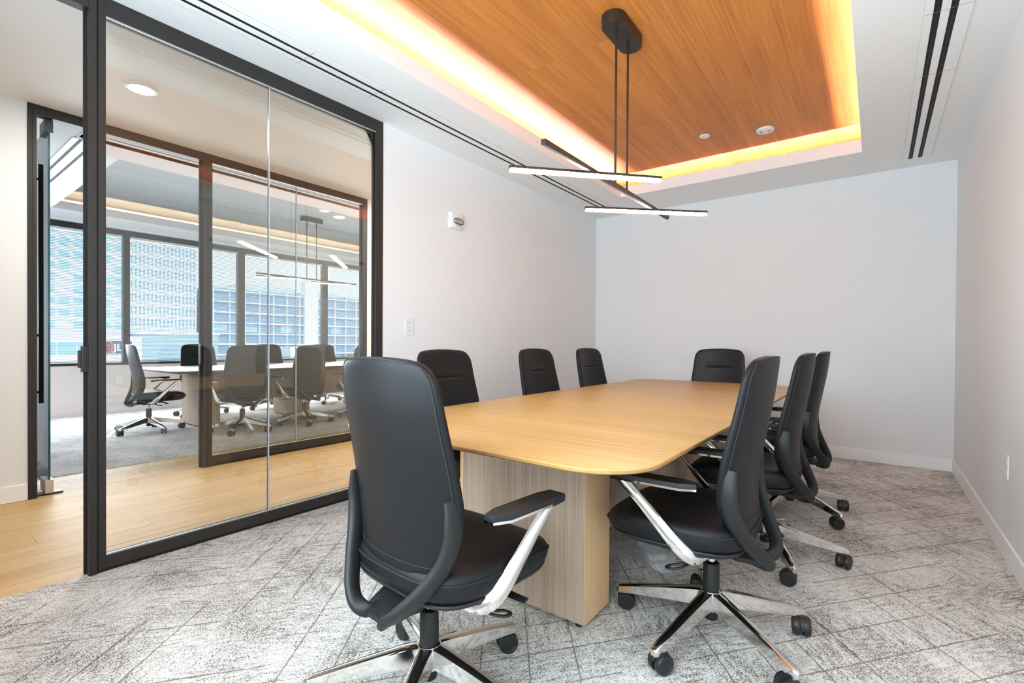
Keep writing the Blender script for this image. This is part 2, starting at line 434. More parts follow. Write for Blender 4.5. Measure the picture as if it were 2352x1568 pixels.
# ------------------------------------------------------------------ glass partition of this room
FD = .05   # frame depth
t = thing('glass_partition', 'dark bronze framed glass wall between this room and the corridor', 'glass wall', (XL-.02, 1.43, 0))
x0, x1 = XL-FD, XL+.006
def P(name, *a, m=m_frame, bev=.0015, par=None): return obj(name, box(*a, bev=bev), m, par or t, world=True)
P('door_jamb', x0, x1, .605, .634, 0, H); P('gap_seal', x0+.01, x1-.008, .633, .641, 0, H, m=m_dark, bev=0)
P('stile', x0, x1, .640, .667, .012, H); P('stile', x0, x1, 2.188, 2.247, .012, H)
P('head_rail', x0, x1, .667, 2.188, 2.588, H); P('bottom_rail', x0, x1, .667, 2.188, .018, .075); P('plinth', x0+.006, x1-.012, .64, 2.247, 0, .018, m=m_dark, bev=0)
P('glazing_bead', XL-.006, XL+.001, .667, 2.188, .075, .083, m=m_silver, bev=0); P('glazing_bead', XL-.006, XL+.001, .667, 2.188, 2.580, 2.588, m=m_silver, bev=0)
P('door_head', x0, x1, -.39, .605, 2.588, H); P('door_jamb', x0, x1, -.39, -.33, 0, 2.588)
P('brush_seal', x0-.004, x0+.012, .597, .605, 0, 2.588, m=m_dark, bev=0)
P('pane', XL-.026, XL-.014, .667, 1.4305, .075, 2.588, m=m_glass, bev=0); P('pane', XL-.026, XL-.014, 1.4355, 2.188, .075, 2.588, m=m_glass, bev=0)
P('glass_joint', XL-.0275, XL-.0125, 1.430, 1.436, .075, 2.588, m=m_joint, bev=0)
b = BM(); bx(b, XL-.042, XL-.012, .585, .607, .935, 1.055, bev=.002); bx(b, XL-.046, XL-.022, .575, .587, .955, 1.035, bev=.002)
obj('strike_box', b, m_black, t, world=True)

# ------------------------------------------------------------------ glass partition of the far room, with its open door
t = thing('glass_partition', 'dark bronze framed glass wall across the corridor with an open doorway', 'glass wall', (X2-.02, 2.0, 0))
x0, x1 = X2-.06, X2+.006
P('door_jamb', x0, x1, .648, .672, 0, HC); P('door_jamb', x0, x1, .672, .694, 0, 2.615); P('head_rail', x0, x1, .672, 3.312, 2.615, HC)
P('door_post', x0, x1, 1.717, 1.750, 0, 2.615); P('gap_seal', x0+.01, x1-.008, 1.749, 1.754, 0, 2.615, m=m_dark, bev=0); P('stile', x0, x1, 1.753, 1.786, 0, 2.615)
P('brush_seal', x0, x0+.03, 1.704, 1.717, 0, 2.615, m=m_dark, bev=0)
P('stile', x0, x1, 3.312, 3.374, 0, HC); P('bottom_rail', x0, x1, 1.786, 3.312, .020, .092); P('plinth', x0+.006, x1-.012, 1.753, 3.374, 0, .020, m=m_dark, bev=0)
P('glazing_bead', X2-.006, X2+.001, 1.786, 3.312, .092, .099, m=m_silver, bev=0); P('glazing_bead', X2-.006, X2+.001, 1.786, 3.312, 2.608, 2.615, m=m_silver, bev=0)
P('pane', X2-.026, X2-.014, 1.786, 2.5505, .092, 2.615, m=m_glass, bev=0); P('pane', X2-.026, X2-.014, 2.5555, 3.312, .092, 2.615, m=m_glass, bev=0)
P('glass_joint', X2-.0275, X2-.0125, 2.550, 2.556, .092, 2.615, m=m_joint, bev=0)
P('strike_plate', X2-.04, X2+.002, 1.694, 1.706, .885, 1.06, m=m_black)

t = thing('door_1', 'frameless glass door standing open into the far room', 'door', (X2-.055, .76, 0))
tag(t, kind='structure'); del t['category']; del t['label']
P('pane', X2-.945, X2-.030, .754, .766, .06, 2.56, m=m_glass, bev=0, par=t)
P('glass_edge', X2-.0305, X2-.0285, .754, .766, .06, 2.56, m=m_gedge, bev=0, par=t)
for z0, z1 in ((.012, .105), (2.525, 2.612)):
    P('patch_fitting', X2-.19, X2-.026, .738, .782, z0, z1, m=m_silver if z0 < 1 else m_black, par=t)
b = BM(); bx(b, X2-.115, X2-.035, .70, .835, .0005, .012, bev=.004); obj('floor_pivot', b, m_black, t, world=True)
for s, yy in ((-1, .664), (1, .856)):
    hb = BM(); cyl(hb, (X2-.83, yy, .57), (X2-.83, yy, 2.50), .016, 16)
    h = obj('pull_handle', hb, m_black, t, smooth=40, world=True)
    for zz in (.66, 1.12, 2.38):
        sb = BM(); cyl(sb, (X2-.83, .76, zz), (X2-.83, yy, zz), .010, 10)
        so = obj('standoff', sb, m_black, h, smooth=40)
        so.data.transform(Matrix.Translation(-Vector(t.location)))

# ------------------------------------------------------------------ far windows: frames, glass, blinds
wy = [(.62, 2.31), (2.395, 3.955), (4.07, 5.60), (5.71, 7.25), (7.36, 8.18)]
t = struct_root('window_1', (X3-.06, 3.9, 0))
P('head', X3-.11, X3-.01, .6, 8.2, HZ, 2.745, par=t); P('sill', X3-.11, X3+.01, .6, 8.2, SZ, SZ+.035, par=t)
for a, c in zip(wy, wy[1:]): P('mullion', X3-.11, X3-.01, a[1], c[0], SZ+.035, HZ, par=t)
for a in wy: P('pane', X3-.086, X3-.078, a[0], a[1], SZ+.035, HZ, m=m_glass_ext, bev=0, par=t)
P('shade_track', X3, X3+.10, .6, 8.2, 2.742, 2.7605, m=m_ceil, bev=.002, par=t)
m_slat, nt, bs = mat('blind_slat'); setin(bs, Base_Color=(.62, .66, .69, 1), Roughness=.5)
tl = N(nt, 'ShaderNodeBsdfTranslucent'); tl.inputs[0].default_value = (.75, .82, .88, 1)
mxs = N(nt, 'ShaderNodeMixShader'); mxs.inputs[0].default_value = .22
out = nt.nodes['Material Output']; L(nt, bs.outputs[0], mxs.inputs[1]); L(nt, tl.outputs[0], mxs.inputs[2]); L(nt, mxs.outputs[0], out.inputs[0])
blab = ['white venetian blind at the left end of the far windows beside the end wall', 'white venetian blind in second far window bay, behind the end chair', 'white venetian blind in third far window bay, in front of the grid office block',
        'white venetian blind in fourth far window bay, at the right end of the view', 'white venetian blind in the last far window bay beyond the partition frame']
for (ya, yb), lab in zip(wy, blab):
    t = thing('venetian_blind', lab, 'blind', (X3-.03, (ya+yb)/2, HZ), group='blinds in the far windows')
    P('head_box', X3-.052, X3-.012, ya+.012, yb-.012, HZ-.032, HZ-.001, m=m_silver, par=t)
    b = BM(); z = SZ+.075; tilt = R(18)
    while z < HZ-.04:
        c_, s_ = .0125*math.cos(tilt), .0125*math.sin(tilt)
        ps = [(X3-.032-c_, z-s_), (X3-.032, z+.0016), (X3-.032+c_, z+s_)]
        vv = [[b.verts.new((px, yy, pz)) for px, pz in ps] for yy in (ya+.02, yb-.02)]
        for i in (0, 1): b.faces.new((vv[0][i], vv[0][i+1], vv[1][i+1], vv[1][i]))
        z += .0215
    o = obj('slats', b, m_slat, t, world=True); o['kind'] = 'stuff'
    P('bottom_rail', X3-.044, X3-.02, ya+.02, yb-.02, SZ+.045, SZ+.062, m=m_slat, par=t)
    cb = BM()
    n_ = 3
    for k in range(n_):
        yy = ya+.14 + (yb-ya-.28)*k/(n_-1); cyl(cb, (X3-.018, yy, SZ+.06), (X3-.018, yy, HZ-.02), .0012, 6)
    obj('ladder_cords', cb, m_white, t, world=True)['kind'] = 'stuff'
    wb = BM(); cyl(wb, (X3-.006, yb-.13, SZ+.15), (X3-.006, yb-.13, HZ-.02), .005, 8); obj('tilt_wand', wb, m_glass_ext, t, smooth=40, world=True)
# ------------------------------------------------------------------ tables
def rrect(x0, x1, y0, y1, r, n=10, bow=0):
    out = []
    for cx_, cy_, a0 in ((x1-r, y0+r, -90), (x1-r, y1-r, 0), (x0+r, y1-r, 90), (x0+r, y0+r, 180)):
        for k in range(n+1):
            a = R(a0 + 90*k/n); out.append((cx_ + r*math.cos(a), cy_ + r*math.sin(a)))
    return out
def make_table(loc, label, m_t, m_e, m_f, m_s, far=False):
    t = thing('conference_table', label, 'table', loc)
    hx, hy = .6865, 1.7475
    T = .735
    def outline(ins, z): return [(x, y, z) for x, y in rrect(-hx+ins, hx-ins, -hy+ins, hy-ins, .20-ins*.6)]
    b = BM(); loft(b, [outline(.0, T-.004), outline(.0015, T-.0012), outline(.005, T)], cap0=False)
    obj('tabletop', b, m_t, t, smooth=30)
    b = BM(); loft(b, [outline(.075, T-.034), outline(.004, T-.016), outline(0, T-.012), outline(0, T-.004)], cap1=False)
    obj('edge_band', b, m_e, t, smooth=30)
    for yc in (-1.214, 0, 1.214):
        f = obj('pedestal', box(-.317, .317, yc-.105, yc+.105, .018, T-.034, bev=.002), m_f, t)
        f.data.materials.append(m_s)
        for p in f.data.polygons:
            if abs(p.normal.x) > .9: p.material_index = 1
        obj('edge_strip', box(-.3185, -.300, yc-.1058, yc-.1052, .018, T-.034), m_s, f)
        for sx_ in (-.28, .28):
            for sy_ in (-.08, .08): obj('glide', lathe(BM(), [(.014, 0.0), (.014, .019)], sx_, yc+sy_, 10), m_rubber, f, smooth=40)
    for sx_ in (-.275, .275):
        for y0, y1 in ((-1.109, -.105), (.105, 1.109)):
            obj('modesty_panel', box(sx_-.009, sx_+.009, y0, y1, .30, T-.034), m_f, t)
    return t
make_table((-1.1835, 2.9325, 0), 'long oak conference table with rounded corners on taupe pedestals, in this room', m_top, m_edge, m_base, m_base_side)
make_table((-6.98, 3.80, 0), 'long grey-brown conference table seen through the glass in the far room', m_top2, m_top2, m_base, m_base)

# ------------------------------------------------------------------ conference chair
def half_w(z):
    tb = [(.440, .120), (.447, .150), (.462, .172), (.49, .197), (.54, .224), (.60, .238), (.66, .243), (.75, .239), (.85, .231), (.95, .224), (.965, .2225)]
    zt, r = 1.018, .066
    if z > zt-r:
        d = z-(zt-r); return .2225 - r + math.sqrt(max(r*r-d*d, 0))
    for (a, wa), (c, wc) in zip(tb, tb[1:]):
        if z <= c: return wa + (wc-wa)*(z-a)/(c-a)
    return tb[-1][1]
def back_y(z):
    tb = [(.44, -.128), (.52, -.118), (.60, -.120), (.70, -.135), (.80, -.155), (.90, -.174), (1.0, -.190), (1.03, -.194)]
    for (a, wa), (c, wc) in zip(tb, tb[1:]):
        if z <= c: return wa + (wc-wa)*(z-a)/(c-a)
    return tb[-1][1]
def back_pt(z, ang, out=0):
    w_ = half_w(z); c, s = math.cos(ang), math.sin(ang)
    tk = .056 - .012*max(0, (z-.6)/.42)
    if z > .995: tk *= .62 + .38*math.sqrt(max(0, 1-((z-.995)/.0235)**2))
    if z < .455: tk *= .6
    px = (w_+out)*math.copysign(abs(c)**.62, c); py = (tk/2+out)*math.copysign(abs(s)**.62, s)
    u = min(1, abs(px)/.243)
    lum = .010*math.exp(-((z-.60)/.10)**2)*(1-u*u) if s > 0 else 0
    if s > 0: lum += (.004*math.exp(-((z-.872)/.035)**2) - .008*math.exp(-((z-.872)/.006)**2))/(1+math.exp((abs(px)-.105)/.006))
    return Vector((px, back_y(z) + py + .040*u*u + lum, z + .024*(1-u*u)*max(0, min(1, (z-.93)/.08))))
def make_chair():
    t = thing('conference_chair', 'x', 'chair')
    # base
    b = BM(); lathe(b, [(.032, .098), (.040, .102), (.041, .156), (.036, .169), (.030, .172)], n=30)
    obj('hub', b, m_chrome, t, smooth=40)
    b = BM(); lathe(b, [(.022, .062), (.024, .064), (.024, .099)], n=20); obj('hub_plug', b, m_plastic, t, smooth=40)
    b = BM(); lathe(b, [(.0295, .171), (.0285, .268), (.026, .271), (.024, .266)], n=24); obj('column', b, m_plastic, t, smooth=40)
    b = BM(); lathe(b, [(.014, .26), (.014, .345)], n=18); obj('gas_piston', b, m_chrome, t, smooth=40)
    b = BM(); rings = []
    for r, wt, wb, zt, zb in ((.028, .044, .050, .169, .108), (.07, .040, .046, .161, .103), (.16, .036, .042, .140, .091), (.27, .031, .037, .112, .075), (.347, .028, .033, .092, .062), (.358, .025, .030, .088, .062), (.364, .016, .02, .083, .065)):
        wt /= 2; wb /= 2; e = .005
        rings.append([(r, -wt+e, zt), (r, wt-e, zt), (r, wt, zt-e*.7), (r, (wt+wb)/2*1.0, (zt+zb)/2), (r, wb, zb+.003), (r, wb-.003, zb), (r, -wb+.003, zb), (r, -wb, zb+.003), (r, -(wt+wb)/2, (zt+zb)/2), (r, -wt, zt-e*.7)])
    loft(b, rings); lathe(b, [(.0105, .055), (.0125, .066)], .345, 0, 14)
    leg_mesh = None
    casters = BM()
    for s in (-1, 1):
        y0, y1 = s*.006, s*.027
        y1 = s*.029; prof = [(.022, y0), (.0325, y0), (.034, y0 + s*.003), (.034, y1 - s*.006), (.031, y1 - s*.001), (.024, y1), (.022, y1 - s*.002), (.004, y1 - s*.0015)]
        loft(casters, [[(r*math.cos(2*PI*i/22), y, .034 + r*math.sin(2*PI*i/22)) for i in range(22)] for r, y in prof])
    hood = [[(.0365*math.cos(R(a)), y, .034 + .0365*math.sin(R(a))) for a in range(20, 200, 15)] + [(.020*math.cos(R(a)), y, .034 + .020*math.sin(R(a))) for a in range(185, 20, -15)] for y in (-.007, .007)]
    loft(casters, hood); bx(casters, -.004, .020, -.0065, .0065, .030, .058, bev=.002); lathe(casters, [(.0085, .044), (.0085, .060)], .018, 0, 12)
    for k in range(5):
        if k == 0:
            lg = obj('leg', b, m_chrome, t, smooth=35); leg_src = lg
            cs = obj('caster', casters, m_rubber, lg, loc=(.327, 0, 0), smooth=40); cst_src = cs
        else:
            lg = share(leg_src, 'leg', t, (0, 0, 0), 0); cs = share(cst_src, 'caster', lg, (.327, 0, 0), 0)
        lg.rotation_euler = (0, 0, 2*PI*k/5)
        a = random.uniform(-.9, .9) + (0 if k % 2 else .5)
        cs.rotation_euler = (0, 0, a); cs.location = (.345 - .018*math.cos(a), -.018*math.sin(a), 0)
    # mechanism under the seat
    b = BM(); bx(b, -.085, .085, -.09, .13, .338, .372, bev=.008); bx(b, -.05, .05, -.07, .07, .318, .342, bev=.006); bx(b, -.13, .13, -.02, .05, .350, .374, bev=.004)
    obj('tilt_mechanism', b, m_plastic, t, smooth=40)
    for s in (-1, 1):
        b = BM()
        lp = catmull([(s*.215, .012, .345), (s*.238, .020, .338), (s*.258, .040, .330), (s*.268, .062, .326), (s*.262, .078, .324), (s*.244, .074, .326), (s*.230, .050, .331), (s*.222, .028, .339), (s*.216, .014, .345)], 4)
        sweep(b, lp, [.012, .012], [.007, .007], (0, .2, 1), 8)
        sweep(b, catmull([(s*.07, -.005, .352), (s*.15, .0, .352), (s*.218, .015, .344)], 4), [.026, .018], [.008, .007], (0, 0, 1), 8)
        obj('lever_loop', b, m_plastic, t, smooth=50)
    b = BM(); sweep(b, catmull([(.08, .10, .352), (.18, .115, .350), (.245, .125, .345), (.275, .130, .343)], 4), [.018, .034, .03], [.007, .008], (0, 0, 1), 10)
    obj('lever_paddle', b, m_plastic, t, smooth=50)
    # seat
    yc, rx, ry = .095, .258, .250
    b = BM(); loft(b, [ring_xy(0, yc+dy, z, rx*k, ry*k, 40, 4) for z, k, dy in ((.366, .72, -.01), (.370, .86, -.005), (.384, .955, 0), (.392, .97, 0), (.396, .965, 0))])
    obj('seat_pan', b, m_plastic, t, smooth=40)
    def seat_ring(z, k, top):
        out = []
        for x, y, zz in ring_xy(0, yc, z, rx*k, ry*k, 56, 3.6):
            v = (y-yc)/ry; u = x/rx
            dz = -.034*max(0, v-.35)**1.6/.65**1.6 + .010*max(0, -v-.5) + .006*u*u
            zz += dz*top*(1 if z > .43 else .45)
            if k < .97: zz -= .007*(1-k)
            out.append((x, y + (.012*(top) if v > 0 else 0), zz))
        return out
    b = BM(); loft(b, [seat_ring(z, k, tp) for z, k, tp in ((.392, .93, .3), (.396, .965, .4), (.410, .992, .6), (.425, 1.0, .8), (.440, .996, .9), (.452, .985, 1), (.463, .958, 1), (.471, .915, 1), (.4765, .85, 1), (.4795, .74, 1), (.480, .55, 1), (.479, .30, 1), (.478, .08, 1))])
    st = obj('seat', b, m_fabric, t, smooth=60)
    pr = [Vector(p) for p in seat_ring(.4435, 1.002, .93)]; pr.append(pr[0])
    b = BM(); tube(b, pr, .0028, 6); obj('seam', b, m_seam, st, smooth=60)
    # back
    n = 64; zs = [.440, .443, .450, .462, .48, .50, .54, .58, .62, .66, .70, .75, .80, .83, .85, .859, .865, .869, .872, .875, .879, .885, .90, .92, .94, .963, .975, .986, .996, 1.004, 1.010, 1.0145, 1.017]
    b = BM(); loft(b, [[back_pt(z, 2*PI*i/n) for i in range(n)] for z in zs])
    bk = obj('backrest', b, m_leather, t, smooth=70)
    a1 = R(180+22)
    pth = [back_pt(z, a1, .0006) for z in (.66, .70, .75, .80, .85, .90, .94, .963, .975, .986, .996, 1.004, 1.010)]
    tp_ = [back_pt(1.0135, R(a), .0008) for a in range(208, 333, 8)]
    path = pth + tp_ + [Vector((-p.x, p.y, p.z)) for p in reversed(pth)]
    b = BM(); tube(b, path, .0026, 6); obj('piping', b, m_seam, bk, smooth=60)
    b = BM(); tube(b, [back_pt(.484 + .010*(abs(a-270)/90)**2, R(a), .0004) for a in range(192, 349, 6)], .0016, 6); obj('seam', b, m_seam, bk, smooth=60)
    b = BM(); tube(b, [back_pt(.872, R(a), -.0010) for a in (72, 75, 78, 81, 84, 87, 90, 93, 96, 99, 102, 105, 108)], .0012, 6); obj('crease', b, m_seam, bk, smooth=60)
    # loop arms that carry the back
    for s in (-1, 1):
        pts = catmull([(s*.226, -.112, .676), (s*.232, -.110, .62), (s*.229, -.110, .57), (s*.213, -.122, .51), (s*.184, -.146, .457), (s*.148, -.172, .410), (s*.110, -.194, .372), (s*.072, -.202, .344), (s*.043, -.186, .328), (s*.036, -.150, .330)], 5)
        b = BM(); sweep(b, pts, [.044, .053, .056, .054, .051, .049, .047, .045, .042, .036], [.016, .026, .032, .034, .034, .033, .031, .030, .028, .022], (1, 0, 0), 16, 2.5)
        obj('back_loop', b, m_plastic, t, smooth=60)
    b = BM(); loft(b, [[(-x_, y, z0), (x_, y, z0), (x_*1.05, y, z1), (-x_*1.05, y, z1)] for x_, y, z0, z1 in ((.046, -.196, .320, .334), (.062, -.16, .324, .341), (.085, -.10, .332, .350), (.075, -.05, .340, .362))])
    obj('back_support', b, m_plastic, t, smooth=30)
    # arms
    for s in (-1, 1):
        b = BM()
        pts = catmull([(s*.14, -.035, .371), (s*.205, -.025, .368), (s*.248, -.004, .373), (s*.266, .035, .405), (s*.273, .090, .462), (s*.278, .150, .525), (s*.282, .205, .580), (s*.284, .238, .607)], 5)
        sweep(b, pts, [.030, .034, .046, .048, .042, .037, .034, .033], [.010, .012, .018, .020, .018, .016, .014, .012], (s*.8, -.45, .2), 12, 1.35)
        arm = obj('armrest', b, m_chrome, t, smooth=45)
        o_ = [(s*x_, y) for x_, y in ((.256, .265), (.314, .265), (.320, .215), (.318, .02), (.296, -.028), (.262, -.028), (.246, .02), (.244, .215))]
        b = BM(); prism(b, [(x_*.998, y*.99) for x_, y in o_], .607, .6145); obj('pad_tray', b, m_chrome, arm, smooth=30)
        b = BM(); loft(b, [[(x_, y, .6145) for x_, y in o_], [(x_, y, .624) for x_, y in o_], [(s*.282 + (x_-s*.282)*.93, .12 + (y-.12)*.98, .630) for x_, y in o_]])
        obj('pad', b, m_plastic, arm, smooth=30)
    return t
proto = make_chair()
kids = {}
def index():
    kids.clear()
    for o in bpy.data.objects:
        if o.parent: kids.setdefault(o.parent.name, []).append(o)
index()
def clone(o, parent=None):
    c = o.copy(); COL.objects.link(c); c.parent = parent
    for ch in kids.get(o.name, ()): clone(ch, c)
    return c
first = [True]
def chair(x, y, face, base, label, group):
    """face: world heading of the seat's front in degrees (90 = +Y); base: world angle of one leg"""
    if first[0]: o = proto; first[0] = False
    else: o = clone(proto)
    o.location = (x, y, 0); rz = R(face-90); o.rotation_euler = (0, 0, rz)
    o['label'] = label; o['group'] = group
    k = 0
    for ch in bpy.data.objects:
        if ch.parent == o and ch.name.split('.')[0] == 'leg':
            ch.rotation_euler = (0, 0, R(base+72*k) - rz); k += 1
    return o
G1, G2 = 'conference chairs around the oak table', 'conference chairs around the far room table'
chair(-1.08, 1.025, 85, 8, 'large black chair in the foreground with its tall back turned to the viewer', G1)
chair(-.484, 1.887, 180, 40, 'nearest black chair on the right side of the oak table, whole base in view', G1)
chair(-.452, 2.800, 180, 10, 'middle black chair of the three on the right side of the oak table', G1)
chair(-.445, 3.640, 180, 37, 'farthest black chair on the right side of the oak table, nearest the back wall', G1)
chair(-1.905, 2.075, 0, 20, 'black chair with creased front below the light switch, just behind the foreground chair', G1)
chair(-1.905, 3.050, 0, 44, 'middle black chair along the left wall behind the oak table', G1)
chair(-1.905, 3.890, 0, 5, 'black chair along the left wall nearest the room corner', G1)
chair(-1.190, 4.690, 270, 30, 'black chair at the far end of the oak table facing the viewer', G1)
chair(-6.96, 2.02, 84, -64, 'side view chair at the left end of the far room table, through the glass', G2)
chair(-6.10, 2.71, 176, 32, 'left one of the far room chairs turned with their backs to the corridor', G2)
chair(-6.10, 3.50, 184, 55, 'second far room chair with its back to the corridor, behind the glass joint', G2)
chair(-6.10, 4.40, 180, 40, 'far room chair with its back to the corridor, cut by the right frame post', G2)
chair(-7.86, 2.93, 0, 15, 'far room chair on the window side, left, half hidden by the door post', G2)
chair(-7.86, 3.95, 0, 60, 'far room chair on the window side, in the middle of the row', G2)
chair(-7.86, 4.95, 0, 33, 'far room chair on the window side, right end of the row', G2)

# ------------------------------------------------------------------ pendants
def pendant(loc, zc, zb, halfl, bars, label, m_b, can_l=.36):
    """loc: xy of the canopy; zc: underside of the veneer; zb: height of the dark bar; bars: (x, y, heading, half length)"""
    t = thing('pendant_light', label, 'pendant light', (loc[0], loc[1], zc))
    def stad(z, k=1):
        r = .066*k; h = can_l/2-.066; out = []
        for i in range(17): a = R(180*i/16); out.append((r*math.cos(a), h + r*math.sin(a), z))
        for i in range(17): a = R(180+180*i/16); out.append((r*math.cos(a), -h + r*math.sin(a), z))
        return out
    b = BM(); loft(b, [stad(0), stad(-.058), stad(-.060, .97)]); obj('canopy', b, m_pend, t, smooth=35)
    zl = zb-zc
    for s in (-1, 1):
        b = BM(); cyl(b, (0, s*.079, -.060), (0, s*.079, zl), .0065, 12); rd = obj('rod', b, m_pend, t, smooth=40)
        b = BM(); cyl(b, (0, s*.079, -.060), (0, s*.079, -.105), .0085, 12); obj('rod_sleeve', b, m_pend, rd, smooth=40)
    o = obj('dark_bar', box(-.0125, .0125, -halfl, halfl, -.0125, .0125, bev=.004), m_pend, t, loc=(0, -.02, zl))
    for bx_, by_, hd, hl in bars:
        br = obj('light_bar', box(-hl, hl, -.0125, .0125, -.006, .012, bev=.003), m_pend, t, loc=(bx_-loc[0], by_-loc[1], zl-.0205)); br.rotation_euler = (0, 0, R(hd))
        obj('diffuser', box(-hl+.004, hl-.004, -.0135, .0135, -.018, -.0005, bev=.004), m_b, br)
    return t
pendant((-1.173, 2.585), ZW, 1.962, .79, [(-1.180, 2.195, 47.6, .405), (-1.195, 3.03, 43.5, .41)], 'black pendant of crossed light bars hanging over the oak table from the timber ceiling', m_bar)
pendant((-6.98, 4.12), ZW2, 2.045, .82, [(-7.0, 3.62, 60, .30), (-7.0, 4.47, 60, .30)], 'black pendant of crossed light bars hanging in the far room', m_bar2)

# ------------------------------------------------------------------ ceiling fittings
def slot_diffuser(x0, x1, y0, y1, slots, z, label, axis='y', joints=()):
    t = thing('ceiling_vent', label, 'air vent', ((x0+x1)/2, (y0+y1)/2, z))
    if axis == 'y':
        P('backing', x0, x1, y0, y1, z-.0015, z, m=m_dark, bev=0, par=t)
        edges = [x0] + [v for s in slots for v in s] + [x1]
        for i in range(0, len(edges), 2): P('flange', edges[i], edges[i+1], y0, y1, z-.006, z-.0015, m=m_ceil, bev=.0008, par=t)
        for a, c in slots:
            P('vane', (a+c)/2-.0015, (a+c)/2+.0015, y0, y1, z-.0045, z-.0015, m=m_pend, bev=0, par=t)
        P('flange', x0, x1, y0-.01, y0, z-.006, z, m=m_ceil, bev=0, par=t); P('flange', x0, x1, y1, y1+.01, z-.006, z, m=m_ceil, bev=0, par=t)
        for j in joints: P('joint_line', x0, x1, j-.0012, j+.0012, z-.0064, z-.0058, m=m_grey, bev=0, par=t)
    else:
        P('backing', x0, x1, y0, y1, z-.0015, z, m=m_dark, bev=0, par=t)
        edges = [y0] + [v for s in slots for v in s] + [y1]
        for i in range(0, len(edges), 2): P('flange', x0, x1, edges[i], edges[i+1], z-.006, z-.0015, m=m_trim, bev=.0008, par=t)
        for a, c in slots: P('vane', x0, x1, (a+c)/2-.0015, (a+c)/2+.0015, z-.0045, z-.0015, m=m_pend, bev=0, par=t)
    return t
slot_diffuser(.166, .346, -.35, 5.335, [(.200, .228), (.262, .290)], H, 'long white slot diffuser with two black slots in the ceiling by the right wall', joints=(3.06, 3.74))
slot_diffuser(-2.640, -2.470, -.35, 5.25, [(-2.610, -2.584), (-2.545, -2.519)], H, 'long slot diffuser with two black slots in the ceiling by the glass wall', joints=(1.475, 1.95))
slot_diffuser(-5.31, -5.13, 1.05, 8.0, [(-5.20, -5.178), (-5.268, -5.246)], H3, 'white slot diffuser in the far room ceiling behind the glass wall')
slot_diffuser(-8.4, -5.315, 1.02, 1.24, [(1.062, 1.084), (1.15, 1.172)], H3, 'white slot diffuser in the far room ceiling along its left end', axis='x')
def disc(name, label, cat, x, y, z, r, m, h=.008):
    t = thing(name, label, cat, (x, y, z))
    b = BM(); lathe(b, [(r, 0), (r, -h*.6), (r*.94, -h), (r*.2, -h*1.05)], n=32); obj('cover', b, m, t, smooth=35); return t
disc('speaker_cover', 'small plain white disc on the timber ceiling, left of the sprinkler plate', 'ceiling fixture', -1.205, 4.35, ZW, .042, m_white)
t = disc('smoke_detector', 'white round smoke detector with two small dark ports on the timber ceiling', 'smoke detector', -.762, 4.515, ZW, .068, m_white, .016)
for px, py in ((-.03, .004), (.03, .004)):
    b = BM(); lathe(b, [(.0095, -.0195), (.0095, -.014)], px, py, 14); obj('port', b, m_grey, t, smooth=40)
b = BM(); bx(b, -.022, .022, -.038, -.022, -.0185, -.015, bev=.001); obj('badge', b, m_silver, t)
disc('speaker_cover', 'white disc on the grey timber ceiling of the far room, beside its pendant', 'ceiling fixture', -6.36, 3.95, ZW2, .075, m_white)
def downlight(x, y, z, label):
    t = thing('downlight', label, 'ceiling light', (x, y, z))
    b = BM(); lathe(b, [(.088, 0), (.088, -.004), (.078, -.010), (.068, -.010), (.064, -.004)], n=40); obj('trim_ring', b, m_white, t, smooth=40)
    b = BM(); lathe(b, [(.066, -.004), (.060, -.0065), (.01, -.007)], n=40); obj('lens', b, m_down, t, smooth=40)
    lamp('downlight_beam', 'AREA', 21, (x, y, z-.02), (1, .94, .86), aim=(0, 0, -1), shape='DISK', size=.12).parent = None
downlight(-3.745, 1.05, HC, 'round lit downlight in the corridor ceiling behind the glass')
for yy in (3.6, 5.6): lamp('corridor_fill', 'AREA', 34, (-3.75, yy, HC-.02), (1, .94, .86), aim=(0, 0, -1), shape='DISK', size=.12)  # added fill lamps without fixtures, to brighten the corridor ceiling

# ------------------------------------------------------------------ wall fittings
def on_left(x, y, z, name, label, cat): return thing(name, label, cat, (x, y, z))
t = thing('light_switch', 'white light switch plate on the left wall beside the glass partition', 'switch', (XL, 2.503, 1.20))
obj('plate', box(0, .006, -.042, .042, -.064, .064, bev=.002), m_white, t)
rk = obj('rocker', box(.006, .0085, -.016, .016, -.033, .033, bev=.001), m_white, t)
obj('rocker_gap', box(.0055, .0066, -.0175, .0175, -.0345, .0345), m_grey, t)
t = thing('fire_alarm_strobe', 'white fire alarm strobe high on the left wall with FIRE lettering', 'alarm', (XL, 3.00, 2.108))
obj('housing', box(0, .034, -.072, .072, -.062, .068, bev=.010), m_white, t, smooth=40)
obj('mount_box', box(0, .012, -.080, .080, -.068, .072, bev=.003), m_white, t)
b = BM(); loft(b, [[(.033 + x_, .012 + y_*k, z_*k) for y_, z_, _ in ring_xy(0, 0, 0, .054, .022, 28, 3)] for x_, k in ((0, 1), (.005, .97), (.009, .85), (.011, .5))]); obj('strobe_lens', b, m_silver, t, smooth=50)
b = BM(); tube(b, [(.036, .012 + .056*math.copysign(abs(math.cos(a))**.7, math.cos(a)), .024*math.copysign(abs(math.sin(a))**.7, math.sin(a))) for a in [2*PI*i/32 for i in range(33)]], .0028, 6); obj('lens_gasket', b, m_dark, t, smooth=50)
text('lettering', 'FIRE', .026, m_grey, t, (.0345, .012, -.040), .0006, align_x='CENTER', space_character=1.4)
